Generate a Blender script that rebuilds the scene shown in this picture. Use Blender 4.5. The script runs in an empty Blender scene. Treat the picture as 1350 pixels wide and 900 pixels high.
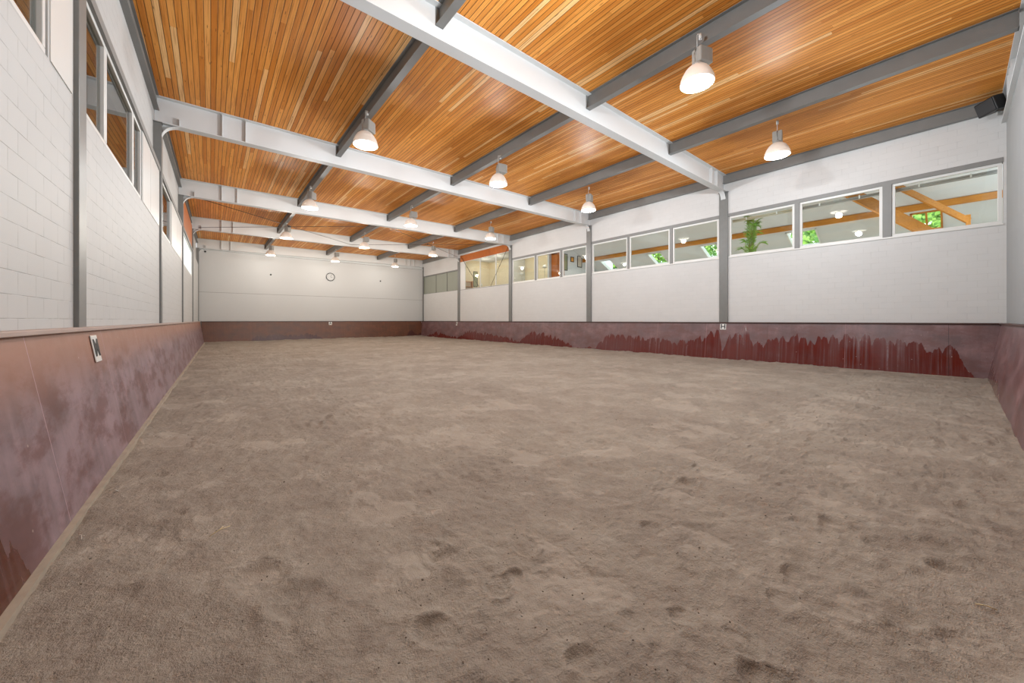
import bpy, bmesh, math, random
import numpy as np
from mathutils import Vector, Matrix
random.seed(7)
RNG = np.random.default_rng(11)
C = bpy.context.scene.collection
PI = math.pi

# ------------------------------------------------------------------ camera solve (hall axes: X across, Y along, Z up)
F, VPX, HOR, HC = 482.63, 277.72, 422.02, 1.83
TH = math.atan((675 - VPX) / F)
CT, ST = math.cos(TH), math.sin(TH)
A0, K = 1.393, 0.0165            # long wall beside the camera: X = -A0 + K*Y
WR = 18.607                      # long wall with the glazing
BAY, Y1 = 7.91, 6.95
YN, YF = Y1 - BAY, Y1 + 4 * BAY  # end walls
FY = [YN, Y1, Y1 + BAY, Y1 + 2 * BAY, Y1 + 3 * BAY, YF]   # frame lines

def xl(y): return -A0 + K * y
def beam_bot(x): return 7.581 + .237 * (x + A0) / 20
def ceil_z(x): return beam_bot(x) + .78
def y_right(px, x=WR):           # distance along the glazed wall seen at a photo column
    q = (px - 675) / F
    return x * (CT - q * ST) / (ST + q * CT)
def ground(px, py, z=0.0):
    d = (HC - z) * F / (py - HOR); l = (px - 675) / F * d
    return (l * CT + d * ST, d * CT - l * ST)

# ------------------------------------------------------------------ helpers
def link(o, parent=None):
    C.objects.link(o)
    if parent: o.parent = parent
    return o
def obj(name, bm, mat=None, parent=None, smooth=False):
    me = bpy.data.meshes.new(name)
    bmesh.ops.recalc_face_normals(bm, faces=bm.faces[:])
    bm.to_mesh(me); bm.free()
    if mat: me.materials.append(mat)
    if smooth:
        for p in me.polygons: p.use_smooth = True
    return link(bpy.data.objects.new(name, me), parent)
def empty(name, loc=(0, 0, 0), rz=0, parent=None):
    o = bpy.data.objects.new(name, None); o.location = loc; o.rotation_euler = (0, 0, rz)
    o.empty_display_size = .2
    return link(o, parent)
def tag(o, label, cat, group=None):
    o['label'] = label; o['category'] = cat
    if group: o['group'] = group
    return o
def struct(o):
    o['kind'] = 'structure'; return o
def box(bm, x0, x1, y0, y1, z0, z1):
    v = [bm.verts.new((x, y, z)) for z in (z0, z1) for x, y in ((x0, y0), (x1, y0), (x1, y1), (x0, y1))]
    for f in ((0, 3, 2, 1), (4, 5, 6, 7), (0, 1, 5, 4), (1, 2, 6, 5), (2, 3, 7, 6), (3, 0, 4, 7)):
        bm.faces.new([v[i] for i in f])
def B(*boxes):
    bm = bmesh.new()
    for b in boxes: box(bm, *b)
    return bm
def loft(bm, rings, closed=True, caps=True):
    vs = [[bm.verts.new(p) for p in r] for r in rings]
    n = len(vs[0])
    for a, b in zip(vs[:-1], vs[1:]):
        for i in range(n if closed else n - 1):
            j = (i + 1) % n
            bm.faces.new((a[i], a[j], b[j], b[i]))
    if caps and closed and n > 2:
        bm.faces.new(vs[0]); bm.faces.new(vs[-1])
def lathe(bm, prof, n=24, cx=0, cy=0, caps=True):
    rings = [[(cx + r * math.cos(2 * PI * i / n), cy + r * math.sin(2 * PI * i / n), z) for i in range(n)] for r, z in prof]
    loft(bm, rings, True, caps)
def tube(bm, pts, r, n=8):
    pts = [Vector(p) for p in pts]
    rings = []
    for i, p in enumerate(pts):
        d = (pts[min(i + 1, len(pts) - 1)] - pts[max(i - 1, 0)]).normalized()
        u = d.cross(Vector((0, 0, 1)) if abs(d.z) < .95 else Vector((1, 0, 0))).normalized(); w = d.cross(u)
        rings.append([p + r * (math.cos(2 * PI * k / n) * u + math.sin(2 * PI * k / n) * w) for k in range(n)])
    loft(bm, rings)
def bar(bm, p0, p1, wu, wv, up=(0, 0, 1)):          # rectangular bar between two points
    p0, p1 = Vector(p0), Vector(p1); d = (p1 - p0).normalized()
    u = d.cross(Vector(up)).normalized(); v = u.cross(d)
    rings = [[p + a * u * wu / 2 + b * v * wv / 2 for a, b in ((-1, -1), (1, -1), (1, 1), (-1, 1))] for p in (p0, p1)]
    loft(bm, rings)
def i_profile(w, h, tw, tf, zt):                    # I section, top at zt
    b = zt - h
    return [(-w/2, b), (w/2, b), (w/2, b+tf), (tw/2, b+tf), (tw/2, zt-tf), (w/2, zt-tf), (w/2, zt), (-w/2, zt), (-w/2, zt-tf), (-tw/2, zt-tf), (-tw/2, b+tf), (-w/2, b+tf)]
def bevel(o, w=.006, seg=2):
    m = o.modifiers.new('bevel', 'BEVEL'); m.width = w; m.segments = seg; m.limit_method = 'ANGLE'
    return o
def copy_tree(o, parent=None):
    c = o.copy(); C.objects.link(c)
    if parent: c.parent = parent
    for ch in list(o.children): copy_tree(ch, c)
    return c

# ------------------------------------------------------------------ materials
class N:
    def __init__(s, name):
        s.m = bpy.data.materials.new(name); s.m.use_nodes = True
        s.t = s.m.node_tree; s.n = s.t.nodes; s.l = s.t.links
        s.b = s.n['Principled BSDF']; s.out = s.n['Material Output']
    def add(s, typ, **kw):
        n = s.n.new(typ)
        for k, v in kw.items(): setattr(n, k, v)
        return n
    def put(s, sock, v):
        if hasattr(v, 'is_output'): s.l.new(v, sock)
        else: sock.default_value = v
    def math(s, op, a, b=0.0, c=0.0, clamp=False):
        n = s.add('ShaderNodeMath', operation=op, use_clamp=clamp)
        for i, v in enumerate((a, b, c)): s.put(n.inputs[i], v)
        return n.outputs[0]
    def mix(s, f, a, b, blend='MIX'):
        n = s.add('ShaderNodeMix', data_type='RGBA', blend_type=blend)
        s.put(n.inputs['Factor'], f); s.put(n.inputs['A'], a); s.put(n.inputs['B'], b)
        return n.outputs['Result']
    def obj(s):
        return s.add('ShaderNodeTexCoord').outputs['Object']
    def xyz(s, v):
        n = s.add('ShaderNodeSeparateXYZ'); s.l.new(v, n.inputs[0]); return n.outputs
    def comb(s, x, y, z):
        n = s.add('ShaderNodeCombineXYZ')
        for i, v in enumerate((x, y, z)): s.put(n.inputs[i], v)
        return n.outputs[0]
    def scale(s, v, sc):
        n = s.add('ShaderNodeMapping'); s.l.new(v, n.inputs['Vector']); n.inputs['Scale'].default_value = sc; return n.outputs[0]
    def noise(s, v, sc=1, detail=3, rough=.55, dim='3D'):
        n = s.add('ShaderNodeTexNoise', noise_dimensions=dim)
        if v is not None:
            s.l.new(v, n.inputs['W' if dim == '1D' else 'Vector'])
        n.inputs['Scale'].default_value = sc; n.inputs['Detail'].default_value = detail; n.inputs['Roughness'].default_value = rough
        return n.outputs['Fac']
    def ramp(s, f, stops, interp='LINEAR'):
        n = s.add('ShaderNodeValToRGB'); s.put(n.inputs[0], f); r = n.color_ramp; r.interpolation = interp
        for i, (p, c) in enumerate(stops):
            e = r.elements[i] if i < 2 else r.elements.new(p)
            e.position = p; e.color = c if len(c) == 4 else (*c, 1)
        return n.outputs[0]
    def sstep(s, v, lo, hi, a=0.0, b=1.0):
        n = s.add('ShaderNodeMapRange', interpolation_type='SMOOTHSTEP'); s.put(n.inputs[0], v)
        for i, x in enumerate((lo, hi, a, b)): s.put(n.inputs[i + 1], x)
        return n.outputs[0]
    def bump(s, h, dist=.01, strength=1.0):
        n = s.add('ShaderNodeBump'); s.l.new(h, n.inputs['Height']); n.inputs['Distance'].default_value = dist; n.inputs['Strength'].default_value = strength
        s.l.new(n.outputs[0], s.b.inputs['Normal']); return n
    def base(s, c, rough=.5, metal=0.0, spec=None):
        s.put(s.b.inputs['Base Color'], c); s.put(s.b.inputs['Roughness'], rough); s.b.inputs['Metallic'].default_value = metal
        if spec is not None: s.b.inputs['Specular IOR Level'].default_value = spec
        return s.m
def lin(r, g, b):
    f = lambda c: (c / 255) / 12.92 if c / 255 <= .04045 else ((c / 255 + .055) / 1.055) ** 2.4
    return (f(r), f(g), f(b), 1)

def plain(name, rgb, rough=.5, var=.08, sc=6, metal=0.0):
    k = N(name); v = k.obj(); f = k.noise(v, sc, 4)
    c = lin(*rgb)
    d = tuple(x * (1 - var) for x in c[:3]) + (1,); e = tuple(min(1, x * (1 + var)) for x in c[:3]) + (1,)
    return k.base(k.mix(f, d, e), rough, metal)

def block_wall(name, rgb, line=.35):
    k = N(name); v = k.obj(); x, y, z = k.xyz(v)
    br = k.add('ShaderNodeTexBrick'); k.l.new(k.comb(x, z, 0.0), br.inputs['Vector'])
    br.inputs['Scale'].default_value = 1; br.inputs['Brick Width'].default_value = .40; br.inputs['Row Height'].default_value = .205
    br.inputs['Mortar Size'].default_value = .0045; br.inputs['Mortar Smooth'].default_value = .6; br.offset = .5
    br.inputs['Color1'].default_value = (0, 0, 0, 1); br.inputs['Color2'].default_value = (1, 1, 1, 1); br.inputs['Mortar'].default_value = (.5, .5, .5, 1)
    mort = br.outputs['Fac']; tone = k.xyz(br.outputs['Color'])[0]
    n1 = k.noise(v, .6, 4); n2 = k.noise(v, 3.0, 4)
    vis = k.sstep(n2, .42, .62, line * .25, line)           # joints partly filled by the paint
    c = lin(*rgb); c2 = tuple(a * .93 for a in c[:3]) + (1,)
    col = k.mix(k.math('ADD', k.math('MULTIPLY', tone, .35), k.math('MULTIPLY', n1, .5)), c2, c)
    col = k.mix(k.math('MULTIPLY', mort, vis), col, tuple(a * .45 for a in c[:3]) + (1,))
    h = k.math('ADD', k.math('MULTIPLY', mort, k.math('MULTIPLY', vis, -2.0)), k.math('MULTIPLY', k.noise(v, 90, 3), .12))
    k.bump(h, .004, .8)
    return k.base(col, .55)

M = {}
M['block'] = block_wall('white_painted_block', (188, 189, 188), .55)
M['block_right'] = block_wall('white_painted_fair_block', (205, 205, 204), .34)
M['panel'] = plain('white_wall_panel', (192, 193, 192), .5, .03, .4)
M['white_steel'] = plain('white_coated_steel', (206, 208, 208), .6, .03, 2)
M['grey_wall'] = plain('grey_render', (148, 150, 151), .7, .10, 1.2)
M['grey_steel'] = plain('grey_coated_steel', (122, 122, 120), .45, .10, 3)
M['grey_post'] = plain('grey_galvanised_post', (116, 117, 115), .4, .12, 5)
M['lintel'] = plain('grey_lintel', (128, 128, 126), .5, .1, 4)
M['white_frame'] = plain('white_window_frame', (216, 216, 213), .35, .02, 2)
M['seam'] = plain('grey_joint', (98, 96, 94), .6)
M['dark_rod'] = plain('dark_steel_rod', (60, 55, 50), .45)
M['black'] = plain('black_plastic', (26, 27, 29), .45)
M['galv'] = plain('galvanised_box', (160, 160, 156), .4, .08, 14)
M['room_white'] = plain('white_ceiling_board', (204, 207, 210), .7, .03, .6)
M['room_cream'] = plain('cream_plaster', (222, 210, 184), .7, .04, .6)
M['timber'] = None

def wood(name, a, b, dark=.55, along=0):
    k = N(name); v = k.obj()
    sc = [14, 14, 14]; sc[along] = .8
    g = k.noise(k.scale(v, sc), 2.2, 5, .6)
    big = k.noise(v, .9, 2)
    col = k.mix(k.sstep(g, .3, .75), lin(*a), lin(*b))
    col = k.mix(k.math('MULTIPLY', k.sstep(big, .45, .75), .35), col, tuple(x * dark for x in lin(*b)[:3]) + (1,))
    k.bump(g, .002, .4)
    return k.base(col, .5)
M['timber'] = wood('oiled_timber', (196, 132, 44), (170, 104, 26), along=1)
M['timber_red'] = wood('reddish_boarding', (186, 100, 14), (152, 76, 6), along=2)

def ceiling_mat():
    k = N('varnished_pine_boards'); v = k.obj(); x, y, z = k.xyz(v)
    W = .118
    q = k.math('DIVIDE', x, W); cell = k.math('FLOOR', q); fr = k.math('FRACT', q)
    wn = k.add('ShaderNodeTexWhiteNoise', noise_dimensions='1D'); k.l.new(cell, wn.inputs['W']); r1 = wn.outputs['Value']
    seg = k.math('FLOOR', k.math('ADD', k.math('DIVIDE', y, 8.1), k.math('MULTIPLY', r1, 7.0)))
    wn2 = k.add('ShaderNodeTexWhiteNoise', noise_dimensions='2D'); k.l.new(k.comb(cell, seg, 0.0), wn2.inputs['Vector']); r2 = wn2.outputs['Value']
    off = k.math('MULTIPLY', r2, 30.0)
    grain = k.noise(k.comb(k.math('MULTIPLY', x, 38.0), k.math('ADD', k.math('MULTIPLY', y, .9), off), off), 1.0, 5, .62)
    kn = k.add('ShaderNodeTexVoronoi', feature='F1'); k.l.new(k.comb(k.math('DIVIDE', x, W * .75), k.math('ADD', k.math('MULTIPLY', y, 1.6), off), off), kn.inputs['Vector']); kn.inputs['Scale'].default_value = 1
    knot = k.sstep(kn.outputs['Distance'], .05, .13, 1.0, 0.0)
    a, b, c = (.90, .41, .095, 1), (.64, .225, .034, 1), (.95, .58, .25, 1)
    col = k.mix(r2, b, a)
    col = k.mix(k.sstep(r2, .88, .97), col, c)
    col = k.mix(k.math('MULTIPLY', k.sstep(grain, .46, .68), .6), col, (.40, .125, .015, 1))
    col = k.mix(k.math('MULTIPLY', knot, .7), col, (.13, .04, .012, 1))
    gap = k.math('MAXIMUM', k.sstep(fr, .03, .09, 1.0, 0.0), k.sstep(fr, .93, .98))
    col = k.mix(k.math('MULTIPLY', gap, k.math('ADD', .65, k.math('MULTIPLY', r1, .35))), col, (.055, .018, .006, 1))
    h = k.math('ADD', k.math('MULTIPLY', gap, -1.0), k.math('MULTIPLY', grain, .12))
    k.bump(h, .008, .7)
    return k.base(col, .45, spec=.13)
M['ceiling'] = ceiling_mat()

def glass(name, ior=2.1, tint=(1, 1, 1, 1)):
    k = N(name); k.n.remove(k.b)
    tr = k.add('ShaderNodeBsdfTransparent'); tr.inputs[0].default_value = tint
    gl = k.add('ShaderNodeBsdfGlossy'); gl.inputs['Roughness'].default_value = .0
    fr = k.add('ShaderNodeFresnel'); geo = k.add('ShaderNodeNewGeometry')      # same reflectance on both faces of the pane
    k.l.new(k.math('ADD', k.math('MULTIPLY', geo.outputs['Backfacing'], 1 / ior - ior), ior), fr.inputs['IOR'])
    mx = k.add('ShaderNodeMixShader'); k.l.new(fr.outputs[0], mx.inputs[0]); k.l.new(tr.outputs[0], mx.inputs[1]); k.l.new(gl.outputs[0], mx.inputs[2])
    k.l.new(mx.outputs[0], k.out.inputs[0]); return k.m
M['glass'] = glass('window_glass', 1.5, (.93, .95, .93, 1))
M['glass_double'] = glass('double_glazing', 2.8, (.70, .72, .70, 1))
k_ = N('opal_glazing'); k_.n.remove(k_.b)
a_ = k_.add('ShaderNodeBsdfTranslucent'); a_.inputs[0].default_value = (.92, .93, .92, 1); b_ = k_.add('ShaderNodeBsdfDiffuse'); b_.inputs[0].default_value = (.85, .85, .84, 1)
c_ = k_.add('ShaderNodeMixShader'); c_.inputs[0].default_value = .3; k_.l.new(a_.outputs[0], c_.inputs[1]); k_.l.new(b_.outputs[0], c_.inputs[2]); k_.l.new(c_.outputs[0], k_.out.inputs[0])
M['opal'] = k_.m
M['frosted'] = plain('grey_green_obscured_glass', (146, 150, 138), .25, .04, 1)

def kick_mat(name, dust, clean, stops, L, film=(96, 58, 54), top_tone=None, streak=.5, shine=.27, light_joint=False):
    """film-faced board: u along the wall, z up; stops = (u, height of the washed zone 0..1)"""
    k = N(name); v = k.obj(); u, y, z = k.xyz(v)
    zn = k.math('DIVIDE', z, 1.73)
    env = k.xyz(k.ramp(k.math('DIVIDE', u, L), [(max(0, min(1, a / L)), (h, h, h)) for a, h in stops]))[0]
    # dripping, scalloped edge of the washed zone
    sp = k.noise(k.comb(k.math('MULTIPLY', u, 2.4), 0.0, k.math('MULTIPLY', z, .35)), 1.0, 5, .68)
    sp2 = k.math('ABSOLUTE', k.math('SINE', k.math('ADD', k.math('MULTIPLY', u, 7.5), k.math('MULTIPLY', k.noise(k.comb(u, 0.0, 0.0), 2.0, 2), 9.0))))
    edge = k.math('ADD', k.math('MULTIPLY', env, k.math('ADD', .74, k.math('MULTIPLY', sp2, .26))), k.math('MULTIPLY', k.math('SUBTRACT', sp, .5), .55))
    edge = k.math('MULTIPLY', edge, k.sstep(env, .0, .12))
    wash = k.sstep(k.math('SUBTRACT', edge, zn), -.008, .012)
    drips = k.noise(k.comb(k.math('MULTIPLY', u, 11.0), 3.0, k.math('MULTIPLY', z, .25)), 1.0, 4, .6)
    wash = k.math('MULTIPLY', wash, k.sstep(drips, .30, .55, .42, 1.0))
    # dust film
    sm = k.noise(k.scale(v, (.8, 1, 1.6)), 1.3, 5, .6)
    st = k.noise(k.comb(k.math('MULTIPLY', u, 5.0), 0.0, k.math('MULTIPLY', z, .7)), 1.0, 5, .65)
    fine = k.noise(v, 22, 4, .7)
    d = k.math('ADD', k.math('MULTIPLY', sm, .6), k.math('ADD', k.math('MULTIPLY', st, streak * .6), k.math('MULTIPLY', fine, .15)))
    d = k.sstep(d, .38, .78)
    scuff = k.noise(k.comb(k.math('MULTIPLY', u, 1.1), 7.0, k.math('MULTIPLY', z, 2.2)), 1.0, 6, .68)
    dcol = k.mix(d, tuple(x * .42 for x in lin(*dust)[:3]) + (1,), lin(*dust))
    dcol = k.mix(k.math('MULTIPLY', k.sstep(scuff, .44, .60), .62), dcol, lin(*film))
    if top_tone: dcol = k.mix(k.math('MULTIPLY', k.sstep(zn, .55, .95), .9), dcol, lin(*top_tone))
    ccol = k.mix(sm, lin(*clean), tuple(x * .55 for x in lin(*clean)[:3]) + (1,))
    col = k.mix(wash, dcol, ccol)
    # board joints, fixings, splash spots
    jt = k.math('FRACT', k.math('ADD', k.math('DIVIDE', u, 2.5), .13))
    joint = k.math('MULTIPLY', k.sstep(k.math('ABSOLUTE', k.math('SUBTRACT', jt, .5)), .0012, .0028, 1.0, 0.0), 1.0)
    jl = k.add('ShaderNodeTexWhiteNoise', noise_dimensions='1D'); k.l.new(k.math('FLOOR', k.math('ADD', k.math('DIVIDE', u, 2.5), .13)), jl.inputs['W'])
    jcol = k.mix(0.0 if light_joint else k.sstep(jl.outputs[0], .45, .55), tuple(min(1, x * 1.7) for x in lin(*dust)[:3]) + (1,), (.02, .012, .01, 1))
    col = k.mix(k.math('MULTIPLY', joint, .75), col, jcol)
    vo = k.add('ShaderNodeTexVoronoi'); k.l.new(v, vo.inputs['Vector']); vo.inputs['Scale'].default_value = 4.5
    col = k.mix(k.math('MULTIPLY', k.sstep(vo.outputs['Distance'], .035, .06, 1.0, 0.0), .45), col, lin(206, 190, 180))
    rough = k.math('SUBTRACT', k.math('ADD', .36, k.math('MULTIPLY', d, .12)), k.math('MULTIPLY', wash, shine))
    k.bump(k.math('ADD', k.math('MULTIPLY', joint, -1.0), k.math('MULTIPLY', fine, .05)), .003, .5)
    return k.base(col, rough, spec=.5)

def sand_mat():
    k = N('arena_sand'); v = k.obj(); x, y, z = k.xyz(v)
    n1 = k.noise(v, .45, 5, .6); n2 = k.noise(v, 2.3, 5, .65); n3 = k.noise(v, 14, 5, .7); n4 = k.noise(v, 90, 3, .7)
    f = k.math('ADD', k.math('MULTIPLY', n1, .5), k.math('ADD', k.math('MULTIPLY', n2, .4), k.math('MULTIPLY', n3, .35)))
    col = k.ramp(f, [(.42, lin(128, 118, 107)), (.56, lin(147, 136, 125)), (.66, lin(156, 146, 134)), (.80, lin(172, 162, 150))])
    pan = k.sstep(k.noise(k.scale(v, (1, .8, 1)), 1.1, 5, .6), .54, .60)        # trodden, crusted pans
    col = k.mix(k.math('MULTIPLY', pan, .38), col, lin(172, 162, 150))
    col = k.mix(k.math('MULTIPLY', k.sstep(n4, .62, .78), .55), col, lin(84, 72, 62))
    col = k.mix(k.math('MULTIPLY', k.sstep(n4, .22, .36, 1.0, 0.0), .35), col, lin(186, 172, 156))
    # dry, pale crumbs and dark damp pits
    vo = k.add('ShaderNodeTexVoronoi'); k.l.new(v, vo.inputs['Vector']); vo.inputs['Scale'].default_value = 9
    pit = k.math('MULTIPLY', k.sstep(vo.outputs['Distance'], .03, .10, 1.0, 0.0), k.sstep(n2, .5, .62))
    col = k.mix(k.math('MULTIPLY', pit, .7), col, lin(66, 54, 46))
    h = k.math('ADD', k.math('MULTIPLY', n3, k.math('SUBTRACT', 1.3, k.math('MULTIPLY', pan, .9))), k.math('ADD', k.math('MULTIPLY', n4, .35), k.math('MULTIPLY', pit, -.5)))
    k.bump(h, .035, .85)
    return k.base(col, .95, spec=.15)
M['sand'] = sand_mat()
M['kerb'] = plain('sandy_concrete_kerb', (160, 148, 132), .9, .25, 9)

# ------------------------------------------------------------------ sand floor
def vnoise(x, y, seed):
    r = np.random.default_rng(seed); T = r.random((256, 256))
    xi = np.floor(x).astype(int); yi = np.floor(y).astype(int); fx = x - xi; fy = y - yi
    fx = fx * fx * (3 - 2 * fx); fy = fy * fy * (3 - 2 * fy)
    g = lambda a, b: T[a & 255, b & 255]
    return (g(xi, yi) * (1 - fx) + g(xi + 1, yi) * fx) * (1 - fy) + (g(xi, yi + 1) * (1 - fx) + g(xi + 1, yi + 1) * fx) * fy - .5
def fbm(x, y, seed, o=4, gain=.5):
    s = 0; a = 1
    for i in range(o):
        s = s + a * vnoise(x * 2 ** i + 13.7 * i, y * 2 ** i + 5.1 * i, seed + i); a *= gain
    return s
def sand():
    # finer where the camera stands
    def axis(lo, hi, c, n, p=2.0):
        t = np.linspace(-1, 1, n); s = np.sign(t) * (np.abs(t) * .30 + np.abs(t) ** 3 * .70)
        a = np.where(s < 0, c + s * (c - lo), c + s * (hi - c)); return a
    xs = axis(-1.25, WR - .2, 2.4, 470); ys = axis(YN + .05, YF - .1, 2.2, 620)
    X, Y = np.meshgrid(xs, ys, indexing='ij')
    Z = .035 * fbm(X * .5, Y * .5, 3, 3) + .030 * fbm(X * 2.3, Y * 2.3, 20, 3) + .020 * fbm(X * 8, Y * 8, 40, 3, .6)
    # harrow ridges sweeping across the far half
    ang = (X * .55 + Y) + 1.6 * fbm(X * .12, Y * .12, 70, 2)
    rid = np.sin(ang * 3.1) * (.5 + vnoise(X * .4, Y * .9, 81)) * np.clip((Y - 4) / 10, 0, 1)
    Z += .030 * rid
    # clods and smooth trodden pans
    m = fbm(X * .8, Y * .8, 95, 3); Z += .045 * np.clip(m - .12, 0, .3) * (1 + 3 * vnoise(X * 11, Y * 11, 99))
    pan = fbm(X * 1.5, Y * 1.2, 150, 4, .55); Z += .016 * np.clip((pan - .03) * 14, 0, 1) * np.clip(.35 + (X - 2) / 4, .35, 1)
    Z += .010 * np.clip((fbm(X * 3.3 + Y, Y * 2.4, 170, 4, .6) - .08) * 16, 0, 1) * np.clip((X - 1) / 5, .2, 1)
    prints = []
    for px, py, s in [(1150, 660, 1), (1100, 695, 1), (1200, 640, .9), (1285, 672, 1.1), (1265, 760, 1.1), (1165, 800, 1.2), (1290, 860, 1.2), (1235, 618, .9),
                      (1165, 722, 1), (1230, 722, 1.2), (1060, 690, .8), (905, 635, 1.1), (860, 695, .8), (1125, 640, .8), (1180, 690, 1), (1320, 690, 1), (1040, 620, .8),
                      (1310, 610, 1), (1250, 585, 1), (1180, 590, 1), (575, 830, 1.1), (345, 760, 1.5), (675, 760, .7), (400, 790, 1.6), (150, 790, 1), (205, 630, 1.1), (225, 680, 1)]:
        prints.append((*ground(px, py), s))
    for _ in range(90):
        prints.append((RNG.uniform(1, 15), RNG.uniform(.2, 16), RNG.uniform(.6, 1.1)))
    for _ in range(28):
        a = RNG.uniform(2, 9); prints.append((a, .75 * a * RNG.uniform(.15, .9) - .2, RNG.uniform(.6, 1.1)))
    for i, (cx, cy, s) in enumerate(prints):
        t = RNG.uniform(0, 2 * PI); ca, sa = math.cos(t), math.sin(t)
        i0, i1 = np.searchsorted(xs, (cx - .4, cx + .4)); j0, j1 = np.searchsorted(ys, (cy - .4, cy + .4))
        if i1 <= i0 or j1 <= j0: continue
        x = X[i0:i1, j0:j1] - cx; y = Y[i0:i1, j0:j1] - cy
        u = (x * ca + y * sa) / (.135 * s); w = (-x * sa + y * ca) / (.10 * s)
        r = np.sqrt(u * u + w * w) * (1 + .25 * vnoise(x * 14 + i, y * 14, 120))
        dep = .025 * s * np.clip(1 - r ** 7, 0, 1) * (.45 + .55 * np.clip(u + .3, 0, 1))
        rim = .012 * s * np.exp(-((r - 1.2) / .18) ** 2) * np.clip(.5 + u * .6, 0, 1)
        Z[i0:i1, j0:j1] += rim - dep
    # heaped against the kickboards
    dl = X - (-A0 + K * Y) - .40; dr = WR - .40 - X; df = YF - .4 - Y; dn = Y - YN - .3
    Z += .02 * np.exp(-np.clip(dl, 0, 9) / .25) + .05 * np.exp(-np.clip(dr, 0, 9) / .5) + .10 * np.exp(-np.clip(df, 0, 9) / .6) + .03 * np.exp(-np.clip(dn, 0, 9) / .3)
    Z -= .01
    n, m_ = X.shape
    me = bpy.data.meshes.new('floor')
    co = np.stack([X, Y, Z], -1).reshape(-1, 3)
    idx = np.arange(n * m_).reshape(n, m_)
    q = np.stack([idx[:-1, :-1], idx[1:, :-1], idx[1:, 1:], idx[:-1, 1:]], -1).reshape(-1, 4)
    me.vertices.add(len(co)); me.vertices.foreach_set('co', co.ravel())
    me.loops.add(q.size); me.loops.foreach_set('vertex_index', q.ravel().astype(np.int32))
    me.polygons.add(len(q)); me.polygons.foreach_set('loop_start', np.arange(0, q.size, 4, dtype=np.int32))
    me.update(calc_edges=True); me.validate()
    me.polygons.foreach_set('use_smooth', np.ones(len(q), bool))
    me.materials.append(M['sand'])
    return struct(link(bpy.data.objects.new('floor', me)))
floor = sand()

# ------------------------------------------------------------------ wall frames: local x to the right seen from inside, y outward, z up
def frame_of(p, q):
    d = Vector((q[0] - p[0], q[1] - p[1], 0)); return (p[0], p[1], 0), math.atan2(d.y, d.x), d.length
LO, LA, LL = frame_of((xl(YN), YN), (xl(YF), YF))
RO, RA, RL = frame_of((WR, YF), (WR, YN))
FO, FA, FL = frame_of((xl(YF), YF), (WR, YF))
NO, NA, NL = frame_of((WR, YN), (xl(YN), YN))
def uL(y): return (y - YN) * LL / (YF - YN)
def uR(y): return YF - y

SILL_R, HEAD_R = 4.763, 6.79
SILL_L, HEAD_L = 4.53, 6.18
TOPZ = 8.9

# openings on the glazed wall, one list of panes per bay, from photo columns
EPS = .2
bays_R = []       # (u0,u1,z0,z1) of the opening per bay
for i in range(5):
    a, b = FY[i], FY[i + 1]
    u0, u1 = uR(b) + (.2 if i < 4 else .18), uR(a) - (.2 if i else .06)
    bays_R.append([u0, u1, SILL_R, HEAD_R])
bays_R[3][3] = 8.04
bays_L = [[uL(FY[i]) + (.2 if i else .5), uL(FY[i + 1]) - .2, SILL_L, HEAD_L] for i in range(4)]
bays_L[0][1] = uL(5.95); bays_L[1][1] = uL(11.7); bays_L[2][1] = uL(17.9)
bays_L[3][0] = uL(23.3); bays_L[3][1] = uL(30.3); bays_L[3][3] = 6.2

def wall_with_openings(name, L, openings, mat, O, A, th=.2, top=TOPZ, back=None):
    bm = bmesh.new(); ops = sorted(openings); u = 0
    if back:
        box(bm, 0, L, back[1], th + back[1], back[0], top); top = back[0]
    for (u0, u1, z0, z1) in ops:
        box(bm, u, u0, 0, th, -.3, top)
        box(bm, u0, u1, 0, th, -.3, z0); box(bm, u0, u1, 0, th, z1, top)
        u = u1
    box(bm, u, L, 0, th, -.3, top)
    o = obj(name, bm, mat); o.location = O; o.rotation_euler = (0, 0, A)
    return struct(o)
bays_L[3][3] = 6.2
wall_with_openings('wall_left', LL, bays_L, M['block'], LO, LA, back=(HEAD_L + .085, .13))
wall_with_openings('wall_right', RL, bays_R, M['block_right'], RO, RA)
wall_with_openings('wall_near', NL, [], M['grey_wall'], NO, NA)
wf = wall_with_openings('wall_far', FL, [], M['panel'], FO, FA)
def part_box(name, parent, mat, *boxes):
    return obj(name, B(*boxes), mat, parent)
part_box('panel_joint', wf, M['seam'], (0.0, FL, -.006, .01, 4.10, 4.118))
part_box('panel_joint', wf, M['seam'], (0.0, FL, -.006, .01, 7.53, 7.55))

# ceiling of boards
bm = bmesh.new()
x0, x1 = -1.75, WR + .2
loft(bm, [[(x0, y, ceil_z(x0)), (x1, y, ceil_z(x1)), (x1, y, ceil_z(x1) + .12), (x0, y, ceil_z(x0) + .12)] for y in (YN - .2, YF + .2)])
struct(obj('ceiling', bm, M['ceiling']))

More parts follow.
